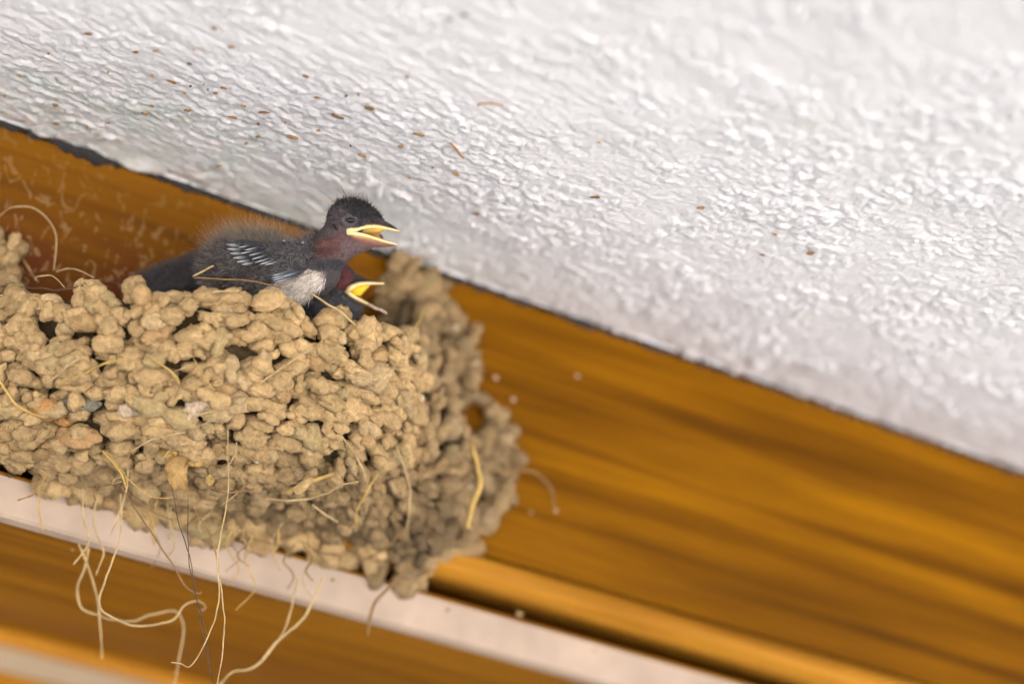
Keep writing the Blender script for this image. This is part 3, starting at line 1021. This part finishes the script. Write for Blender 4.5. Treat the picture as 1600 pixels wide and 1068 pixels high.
class Figure:
    """a bird modelled at its own size in a local frame (x right, y down, z towards the open side, units of 1/5 mm)"""
    def __init__(self, depth, ref):
        self.d = depth; self.s = depth / FPX; self.ref = ref
        self.o = at(ref[0], ref[1], depth)

    def w(self, P):
        P = np.asarray(P, float)
        return self.o + ((P[:, :1] - self.ref[0]) * RIGHT - (P[:, 1:2] - self.ref[1]) * UP - P[:, 2:3] * FWD) * self.s

    def body(self, prims, lo, hi, h):
        ax = [np.arange(lo[i], hi[i], h) for i in range(3)]
        X, Y, Z = np.meshgrid(*ax, indexing='ij')
        Fd = None
        for kind, args, k in prims:
            d = sd_ell(X, Y, Z, *args) if kind == 'e' else sd_cone(X, Y, Z, *args)
            if k < 0: Fd = -smin(-Fd, d, -k)
            else: Fd = d if Fd is None else smin(Fd, d, k)
        V, Q = surface_net(Fd, np.array(lo, float), h)
        return V, Q


def normals(V, Q):
    n = np.cross(V[Q[:, 2]] - V[Q[:, 0]], V[Q[:, 3]] - V[Q[:, 1]])
    out = np.zeros_like(V)
    for i in range(4): np.add.at(out, Q[:, i], n)
    return out / (np.linalg.norm(out, axis=1)[:, None] + 1e-12)


def strands(base, direc, length, width, bend, cols, tipcol=None):
    """tapered three-sided down strands; base (n,3), direc (n,3) unit, in figure units"""
    n = len(base); k = 4
    side = np.cross(direc, rng.normal(size=(n, 3))); side /= np.linalg.norm(side, axis=1)[:, None]
    s2 = np.cross(direc, side)
    t = np.linspace(0, 1, k)
    V = np.zeros((n, k, 3, 3)); C = np.zeros((n, k, 3, 3))
    curl = rng.normal(size=(n, 3)) * 0.25
    for i in range(k):
        c = base + direc * (length * t[i])[:, None] + (bend + curl) * (length * t[i] ** 2 * 0.55)[:, None]
        for j in range(3):
            a = j * 2.0944
            V[:, i, j] = c + (side * math.cos(a) + s2 * math.sin(a)) * (width * (1 - 0.85 * t[i]))[:, None]
            C[:, i, j] = cols * (1 if tipcol is None else (1 - t[i])) + (0 if tipcol is None else tipcol * t[i])
    idx = np.arange(n * k * 3).reshape(n, k, 3)
    F = [np.stack([idx[:, i, j], idx[:, i, (j + 1) % 3], idx[:, i + 1, (j + 1) % 3], idx[:, i + 1, j]], -1) for i in range(k - 1) for j in range(3)]
    return V.reshape(-1, 3), np.vstack([f.reshape(-1, 4) for f in F]), C.reshape(-1, 3)


def loft(name, fig, sections, mat, parent, cols):
    """sections: list of rings (k,3) in figure units; cols: list of (k,3)"""
    k = len(sections[0]); n = len(sections)
    V = fig.w(np.vstack(sections)); F = []
    for i in range(n - 1):
        for j in range(k):
            F.append((i * k + j, i * k + (j + 1) % k, (i + 1) * k + (j + 1) % k, (i + 1) * k + j))
    V = np.vstack([V, V[:k].mean(axis=0), V[-k:].mean(axis=0)])
    for j in range(k):
        F.append((n * k, (j + 1) % k, j, j)); F.append((n * k + 1, (n - 1) * k + j, (n - 1) * k + (j + 1) % k, (n - 1) * k + (j + 1) % k))
    C = np.vstack(list(cols) + [cols[0][:1], cols[-1][:1]])
    return quads_tris(name, V, F, mat, parent, C)


YEL, CREAM, ORNG = np.array([0.66, 0.44, 0.07]), np.array([0.74, 0.60, 0.30]), np.array([0.60, 0.32, 0.03])


def mandible(fig, parent, name, edge, spine, halfw, up, rim_r, top_col):
    """one half of a beak. edge: px curve of the near cutting edge from gape corner to tip; spine: outer ridge curve;
    halfw: half width at the corner; up = -1 upper (outer side is up) / +1 lower"""
    n = 18
    E, S = resample(edge, n), resample(spine, n)
    secs, cols = [], []
    for i in range(n):
        t = i / (n - 1)
        wz = halfw * max(1 - t, 0.0) ** 0.62 + 0.8
        ring, cc = [], []
        m = 9
        for j in range(m):                                   # outer side, near edge over the ridge to the far edge
            a = math.pi * j / (m - 1)
            f = math.sin(a)
            x = E[i, 0] + (S[i, 0] - E[i, 0]) * f; y = E[i, 1] + (S[i, 1] - E[i, 1]) * f
            ring.append((x, y, wz * math.cos(a)))
            q = smoothstep(0.02, 0.24, f)
            cc.append(YEL * (1 - q) + np.array(top_col) * q)
        for j in range(1, m - 1):                            # mouth side, hollow palate
            a = math.pi * j / (m - 1)
            f = math.sin(a) * 0.45
            x = E[i, 0] + (S[i, 0] - E[i, 0]) * f; y = E[i, 1] + (S[i, 1] - E[i, 1]) * f
            ring.append((x, y, -wz * math.cos(a) * 0.93))
            cc.append(ORNG * (0.8 + 0.2 * t) * (1 - 0.4 * f) + 0.1 * YEL)
        secs.append(np.array(ring)); cols.append(np.array(cc))
    o = loft(name, fig, secs, M_beak, parent, cols)
    # fleshy yellow gape flange along the cutting edge, near side round the corner to the far side
    wz = np.array([halfw * max(1 - i / (n - 1), 0.0) ** 0.62 + 0.8 for i in range(n)])
    near = np.c_[E, wz]; far = np.c_[E, -wz][::-1]
    path = np.vstack([near[::-1], far[::-1]]) if False else np.vstack([near[::-1], [[E[0, 0] - 2, E[0, 1], 0]], far[::-1]])
    tt = np.r_[np.linspace(1, 0, n), [0], np.linspace(0, 1, n)]
    V, F = tube_geo(path, rim_r * (1 - 0.65 * tt), 8)
    quads_tris('gape_flange', fig.w(V), F, M_beak, o_parent(o), np.tile(CREAM, (len(V), 1)) * (0.95 + 0.1 * rng.random((len(V), 1))))
    return o


def o_parent(o):
    # sub-parts keep the thing's base as their origin so the offset of the parent part stays zero
    class _P: pass
    return o


# quads_tris subtracts parent.location; a part's own location is (0,0,0) under its thing, so give sub-parts the thing's base
_qt = quads_tris


def quads_tris(name, V, F, mat, parent=None, col=None):
    if parent is not None and parent.parent is not None:
        o = _qt(name, np.asarray(V, float) - np.array(parent.parent.location), F, mat, None, col)
        o.parent = parent
        return o
    return _qt(name, V, F, mat, parent, col)


def pin_feather(fig, parent, base, tip, wid, zb, zt, colb=(0.035, 0.038, 0.05), colt=(0.5, 0.5, 0.55), sheath=0.55):
    """a quill in its sheath that opens into a pale brush tip"""
    b, t = np.array([*base, zb], float), np.array([*tip, zt], float)
    n = 9
    u = np.linspace(0, 1, n)[:, None]
    P = b * (1 - u) + t * u
    P[:, 1] += 1.2 * np.sin(math.pi * u[:, 0])
    rad = wid * np.interp(u[:, 0], [0, 0.3, sheath, 0.9, 1], [0.55, 0.9, 1.0, 0.7, 0.25])
    V, F = tube_geo(P, rad, 6, 0.8)
    tt = np.r_[np.repeat(u[:, 0], 6), 0, 1]
    q = smoothstep(sheath, 0.95, tt)[:, None]
    quads_tris('pin_feather', fig.w(V), F, M_down, parent, np.array(colb) * (1 - q) + np.array(colt) * q)


# ---- the nestling in front: head up, bill open
chick = empty('nestling', tuple(at(455, 450, 0.672)), 'half-feathered nestling sitting up over the nest rim with its bill parted', 'bird', 'swallow nestlings in the mud nest')
fg = Figure(0.668, (455, 420))
prims = [
    ('e', ((410, 424, -6), (98, 54, 44), 0.10), 0),
    ('e', ((385, 406, 2), (60, 36, 40), -0.1), 14),
    ('e', ((488, 428, 2), (48, 38, 40), -0.5), 18),
    ('c', ((482, 412, 0), (524, 380, 2), 34, 27), 16),
    ('c', ((524, 380, 2), (545, 345, 2), 26, 30), 14),
    ('e', ((549, 340, 2), (37, 31, 29), 0.05), 10),
    ('e', ((578, 339, 2), (26, 14, 18), 0.5), 8),
    ('c', ((535, 386, 3), (592, 374, 2), 20, 8), 12),
    ('e', ((515, 396, 12), (22, 20, 22), 0), 10),
    ('e', ((420, 402, 36), (66, 24, 12), 0.12), 8),
]
V, Q = fg.body(prims, (290, 296, -62), (618, 492, 62), 2.0)
Nn = normals(V, Q)
nz1 = fbm(V * 0.08, 3, 4); nz2 = vnoise(V * 0.35, 6)
V = V + Nn * (1.1 * nz1 + 0.5 * nz2)[:, None]
X, Y, Z = V[:, 0] + 3 * nz1, V[:, 1] + 3 * nz2, V[:, 2]
C = np.tile(np.array([0.050, 0.043, 0.044]), (len(V), 1))                       # grey-mauve skin under the down


def paint(C, m, colr):
    return C * (1 - m[:, None]) + np.array(colr) * m[:, None]


cap = smoothstep(8, -8, (Y - 352) + 0.15 * (X - 545)) * smoothstep(505, 520, X)
neckred = smoothstep(1.1, 0.55, np.hypot((X - 513) / 27, (Y - 389) / 21) + 0.25 * nz1)
throat = smoothstep(-6, 8, (Y - 364) - 0.1 * (X - 545)) * smoothstep(522, 545, X) * smoothstep(430, 408, Y)
breast = smoothstep(1, 0.7, np.hypot((X - 464) / 50, (Y - 449 + 0.25 * (X - 464)) / 27))
collar = smoothstep(1, 0.7, np.hypot((X - 522) / 27, (Y - 415) / 10))
C = paint(C, cap, (0.018, 0.017, 0.020))
C = paint(C, throat, (0.110, 0.070, 0.070))
C = paint(C, neckred, (0.095, 0.042, 0.034))
C = paint(C, smoothstep(1, 0.6, np.hypot((X - 532) / 14, (Y - 366) / 18)), (0.10, 0.045, 0.050))
side = smoothstep(1, 0.75, np.hypot((X - 530) / 24, (Y - 345) / 26))
C = paint(C, 0.8 * side, (0.066, 0.052, 0.056))
C = paint(C, smoothstep(1, 0.6, np.hypot((X - 549) / 15, (Y - 346) / 10)), (0.12, 0.095, 0.105))
C = paint(C, 0.8 * smoothstep(-0.1, 0.5, vnoise(np.c_[X, Y, Z] * 0.11, 15)) * neckred, (0.05, 0.022, 0.022))
C = paint(C, breast, (0.66, 0.56, 0.49))
C = paint(C, collar, (0.022, 0.024, 0.030))
C *= (1 + 0.25 * nz2)[:, None]
body = mesh_np('body', fg.w(V), Q, M_skin, chick, np.clip(C, 0.003, 1))

# down: dense short fuzz on cap and back, cream breast feathers, long pale wisps
def scatter(n, accept):
    idx = rng.integers(0, len(V), n * 6)
    idx = idx[rng.random(len(idx)) < accept[idx]][:n]
    return idx


def add_down(name, idx, flow, lift, ln, wd, colr, tip=None, bend=(0, 0, 0), jit=0.25):
    b = V[idx]
    d = unit(Nn[idx] * lift + np.array(flow) * (1 - lift) + rng.normal(size=(len(idx), 3)) * jit)
    L = ln * (0.6 + 0.8 * rng.random(len(idx)))
    cl = 0.55 + 0.75 * smoothstep(-0.5, 0.5, fbm(V[idx] * 0.13, 2, 19))[:, None]
    cc = np.array(colr)[None, :] * (0.6 + 0.8 * rng.random((len(idx), 1)))
    tc = None if tip is None else np.array(tip)[None, :] * cl * (0.6 + 0.8 * rng.random((len(idx), 1)))
    SV, SF, SC = strands(b - Nn[idx] * 0.5, d, L, np.full(len(idx), wd), np.array(bend), cc, tc)
    return mesh_np(name, fg.w(SV), SF, M_down, chick, SC)


head_m = cap * smoothstep(600, 585, X)
back_m = smoothstep(505, 480, X) * (1 - breast) * smoothstep(462, 440, Y)
noeye = smoothstep(0.8, 1.3, np.hypot((X - 551) / 13, (Y - 346) / 9))
def patchy(V_, lo, hi, f=0.09):
    return lo + (hi - lo) * smoothstep(-0.4, 0.5, fbm(V_ * f, 2, 12))
add_down('head_down', scatter(3600, head_m * noeye * (0.2 + 0.8 * smoothstep(532, 550, X + 0.6 * (330 - Y)))), (-0.7, 0.35, 0), 0.4, 6.5, 0.55, (0.013, 0.012, 0.014), (0.070, 0.062, 0.060), (0, 0, 0), 0.45)
add_down('back_down', scatter(9000, back_m), (-1, 0.12, 0), 0.35, 13.0, 0.6, (0.035, 0.031, 0.032), (0.20, 0.175, 0.165), (0, -0.15, 0), 0.45)
add_down('breast_feathers', scatter(4200, breast * (0.3 + 0.7 * smoothstep(-0.3, 0.2, vnoise(V * np.array([0.1, 0.25, 0.1]), 3)))), (-0.75, 0.55, 0.1), 0.22, 13.0, 0.75, (0.55, 0.46, 0.40), (0.86, 0.79, 0.72))
add_down('neck_stubble', scatter(1500, smoothstep(0.2, 0.6, neckred + throat) * smoothstep(575, 535, X) + collar), (-0.3, 0.8, 0), 0.3, 4.0, 0.5, (0.02, 0.018, 0.022), (0.16, 0.14, 0.15))
add_down('long_down', scatter(2800, smoothstep(500, 440, X) * smoothstep(398, 372, Y)), (-0.85, -0.45, 0), 0.35, 29.0, 0.16, (0.17, 0.135, 0.11), (0.34, 0.27, 0.20), (0, -0.3, 0), 0.45)
add_down('crown_down', scatter(650, smoothstep(322, 308, Y) * smoothstep(522, 535, X) * smoothstep(580, 562, X)), (-0.25, -1, 0), 0.45, 13.0, 0.42, (0.14, 0.12, 0.10), (0.36, 0.30, 0.24), (0.1, -0.2, 0), 0.4)
for pts in ([(541, 307), (537, 300), (533, 290)], [(575, 316), (573.5, 309), (574, 301)]):
    VV, F = tube_geo(np.array([(a, b, 4.0) for a, b in resample(pts, 8)]), np.linspace(0.7, 0.2, 8), 5)
    quads_tris('wisp', fg.w(VV), F, M_down, chick, np.tile((0.05, 0.045, 0.04), (len(VV), 1)))

# bill
mandible(fg, chick, 'upper_mandible', [(547, 361.5), (558, 360), (567, 357.0), (585, 354.5), (606, 357.5), (624, 361)], [(556, 346), (572, 340), (588, 340), (600, 344), (612, 351), (624, 360)], 31, -1, 3.7, (0.035, 0.028, 0.024))
mandible(fg, chick, 'lower_mandible', [(547, 365), (558, 366.5), (570, 368.5), (582, 371.5), (602, 377.5), (620, 382)], [(552, 378), (566, 384), (580, 386), (595, 386.5), (608, 385.5), (620, 383.5)], 31, 1, 3.7, (0.24, 0.12, 0.09))
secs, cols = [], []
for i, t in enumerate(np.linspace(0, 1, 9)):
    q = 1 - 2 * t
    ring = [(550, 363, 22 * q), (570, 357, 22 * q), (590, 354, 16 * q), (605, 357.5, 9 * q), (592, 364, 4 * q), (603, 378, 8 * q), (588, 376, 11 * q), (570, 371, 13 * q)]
    secs.append(np.array(ring)); cols.append(np.array([[0.20, 0.09, 0.02], [0.55, 0.36, 0.05], [0.68, 0.48, 0.06], [0.70, 0.50, 0.08], [0.20, 0.09, 0.02], [0.44, 0.27, 0.05], [0.20, 0.09, 0.02], [0.16, 0.07, 0.02]]))  # dark points paint the shadow inside the mouth; the rest is yellow lining
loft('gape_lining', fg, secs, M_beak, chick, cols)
# eye: a dark bead in a slit between swollen lids
def skin_z(x, y):
    return V[np.hypot(V[:, 0] - x, V[:, 1] - y) < 4][:, 2].max()


D = ICO3[0]
ze = skin_z(551, 346)
mesh_np('eye', fg.w(D * np.array([7.0, 4.2, 4.6]) + np.array([550.5, 346, ze])), ICO3[1], M_eye, chick)
for k, (dy, sgn) in enumerate(((-4.8, -1), (4.6, 1))):
    pts = [(541.5, 345.5 + 0.4 * sgn, ze - 0.5), (546, 346 + dy * 0.9, ze + 1), (551, 346 + dy * 1.15, ze + 1.5), (556, 346.6 + dy * 0.8, ze + 0.8), (561, 347.5, ze - 1.5)]
    VV, F = tube_geo(resample(pts, 14), 1.2, 7)
    quads_tris('eyelid', fg.w(VV), F, M_skin, chick, np.tile((0.075, 0.066, 0.072), (len(VV), 1)))
VV, F = tube_geo(resample([(523, 352, skin_z(523, 352)), (526, 357, skin_z(526, 357) + .5), (530, 361, skin_z(530, 361))], 8), 2.0, 6)
quads_tris('ear_opening', fg.w(VV), F, M_skin, chick, np.tile((0.02, 0.012, 0.014), (len(VV), 1)))

# folded wing: dark flat forearm with quills in their sheaths
wing_prims = [('e', ((408, 399, 50), (54, 20, 7), 0.22), 0), ('e', ((452, 398, 46), (40, 20, 10), -0.1), 8), ('e', ((445, 428, 46), (44, 10, 7), -0.28), 6)]
WV, WQ = fg.body(wing_prims, (340, 365, 32), (502, 450, 66), 1.6)
WN = normals(WV, WQ)
wc = np.array([0.030, 0.030, 0.035])[None, :] * (1 + 0.3 * vnoise(WV * 0.3, 3))[:, None]
wing = mesh_np('wing', fg.w(WV), WQ, M_skin, chick, wc)
tips = [(361, 384), (362, 391), (366, 398), (371, 405), (377, 411), (384, 415)]
for i, tp in enumerate(tips):
    pin_feather(fg, chick, (420 + 3 * i, 388 + 3.6 * i), tp, 3.3, 57, 55, (0.020, 0.021, 0.027), (0.34, 0.35, 0.37), 0.62)
for a, b in (((398, 394), (384, 398)), ((411, 397), (396, 401)), ((428, 404), (405, 412)), ((433, 407), (412, 415)), ((390, 387), (380, 389)), ((420, 400), (400, 407)), ((440, 409), (420, 416)), ((404, 389), (390, 393))):
    pin_feather(fg, chick, (a[0] + 14, a[1] - 5), b, 1.35, 58, 60, (0.035, 0.037, 0.045), (0.50, 0.50, 0.51), 0.3)
for i, (a, b) in enumerate((((470, 424), (430, 436)), ((474, 426), (432, 439)), ((476, 429), (436, 442)), ((466, 421), (431, 432)), ((480, 423), (448, 433)))):
    pin_feather(fg, chick, a, b, 1.9, 52, 55, (0.06, 0.07, 0.09), (0.36, 0.39, 0.43), 0.3)
for a, b in (((457, 377), (447, 378)), ((465, 380), (455, 383)), ((474, 383), (463, 386)), ((476, 387), (470, 388)), ((462, 390), (454, 391)), ((484, 378), (476, 381))):
    pin_feather(fg, chick, a, b, 1.3, 50, 52, (0.06, 0.065, 0.08), (0.62, 0.66, 0.72), 0.4)
V0, N0 = V, Nn
V, Nn = WV, WN
add_down('wing_down', scatter(2600, np.ones(len(WV)) * (0.25 + 0.75 * smoothstep(400, 440, WV[:, 0]))), (-1, 0.15, 0), 0.3, 9.0, 0.5, (0.045, 0.042, 0.046), (0.25, 0.225, 0.215), (0, -0.1, 0), 0.45)
V, Nn = V0, N0

# ---- the second nestling: only the throat and a wide open bill show behind the first
chick2 = empty('nestling', tuple(at(535, 470, 0.69)), 'nestling half hidden below the raised one, throat and wide yellow gape at the rim', 'bird', 'swallow nestlings in the mud nest')
f2 = Figure(0.682, (535, 445))
prims = [('e', ((505, 470, -30), (60, 46, 44), 0.2), 0), ('e', ((531, 440, 0), (23, 30, 24), 0.2), 14), ('e', ((556, 437, 0), (16, 8, 12), 0.15), 6)]
V, Q = f2.body(prims, (420, 398, -90), (590, 530, 50), 2.0)
Nn = normals(V, Q)
nz2 = vnoise(V * 0.3, 6)
V = V + Nn * (0.8 * nz2)[:, None]
X, Y = V[:, 0], V[:, 1]
C = np.tile(np.array([0.05, 0.045, 0.05]), (len(V), 1))
C = paint(C, smoothstep(1, 0.7, np.hypot((X - 538) / 18, (Y - 436) / 22)), (0.085, 0.026, 0.028))
C = paint(C, smoothstep(452, 462, Y), (0.06, 0.06, 0.068))
mesh_np('body', f2.w(V), Q, M_skin, chick2, np.clip(C * (1 + 0.3 * nz2)[:, None], 0.003, 1))
idx = rng.integers(0, len(V), 2600)
idx = idx[(np.hypot((V[idx, 0] - 536) / 20, (V[idx, 1] - 434) / 22) > 0.8)]
d = unit(Nn[idx] * 0.5 + np.array([-0.3, 0.5, 0]) + rng.normal(size=(len(idx), 3)) * 0.25)
SV, SF, SC = strands(V[idx], d, 6 * (0.6 + 0.8 * rng.random(len(idx))), np.full(len(idx), 0.4), np.zeros(3), np.tile((0.05, 0.046, 0.05), (len(idx), 1)), np.tile((0.16, 0.14, 0.15), (len(idx), 1)))
mesh_np('down', f2.w(SV), SF, M_down, chick2, SC)
mandible(f2, chick2, 'upper_mandible', [(546, 452), (556, 446), (570, 443), (584, 442.5), (599, 443)], [(550, 436), (560, 433), (572, 434), (584, 438), (599, 442)], 20, -1, 3.8, (0.03, 0.025, 0.022))
mandible(f2, chick2, 'lower_mandible', [(544, 456), (553, 463), (562, 468), (572, 473), (583, 478)], [(544, 466), (553, 471), (562, 475), (572, 478), (583, 480)], 20, 1, 3.6, (0.3, 0.2, 0.14))
# yellow skin stretched across the open gape
secs, cols = [], []
for i, t in enumerate(np.linspace(0, 1, 10)):
    zz = 18 * (1 - 2 * t)
    ring = [(545, 452, zz), (562, 446 + 1.0, zz * 0.9), (578, 445, zz * 0.5), (572, 452, zz * 0.55), (563, 462, zz * 0.8), (552, 461, zz)]
    secs.append(np.array(ring)); cols.append(np.tile(np.array([0.82, 0.50, 0.02]) * (0.9 + 0.1 * t), (6, 1)))
loft('gape_lining', f2, secs, M_beak, chick2, cols)

# ---- the third: a dark downy back, low behind the rim at the left
chick3 = empty('nestling', tuple(at(275, 450, 0.70)), 'dark downy back of the nestling lying low behind the rim, left of the raised one', 'bird', 'swallow nestlings in the mud nest')
f3 = Figure(0.695, (275, 430))
prims = [('e', ((285, 442, 0), (72, 34, 40), -0.25), 0), ('e', ((330, 426, 0), (46, 32, 40), -0.2), 14), ('e', ((232, 450, 0), (30, 20, 26), -0.2), 12)]
V, Q = f3.body(prims, (170, 370, -60), (400, 500, 60), 2.5)
Nn = normals(V, Q)
nz2 = fbm(V * 0.12, 3, 6)
V = V + Nn * (1.4 * nz2)[:, None]
C = np.tile(np.array([0.030, 0.025, 0.028]), (len(V), 1)) * (1 + 0.35 * nz2)[:, None]
mesh_np('body', f3.w(V), Q, M_skin, chick3, np.clip(C, 0.003, 1))
idx = rng.integers(0, len(V), 5000)
d = unit(Nn[idx] * 0.4 + np.array([-0.8, -0.05, 0]) + rng.normal(size=(len(idx), 3)) * 0.3)
SV, SF, SC = strands(V[idx], d, 12 * (0.6 + 0.8 * rng.random(len(idx))), np.full(len(idx), 0.5), np.zeros(3), np.tile((0.035, 0.03, 0.033), (len(idx), 1)), np.tile((0.11, 0.095, 0.10), (len(idx), 1)))
mesh_np('down', f3.w(SV), SF, M_down, chick3, SC)
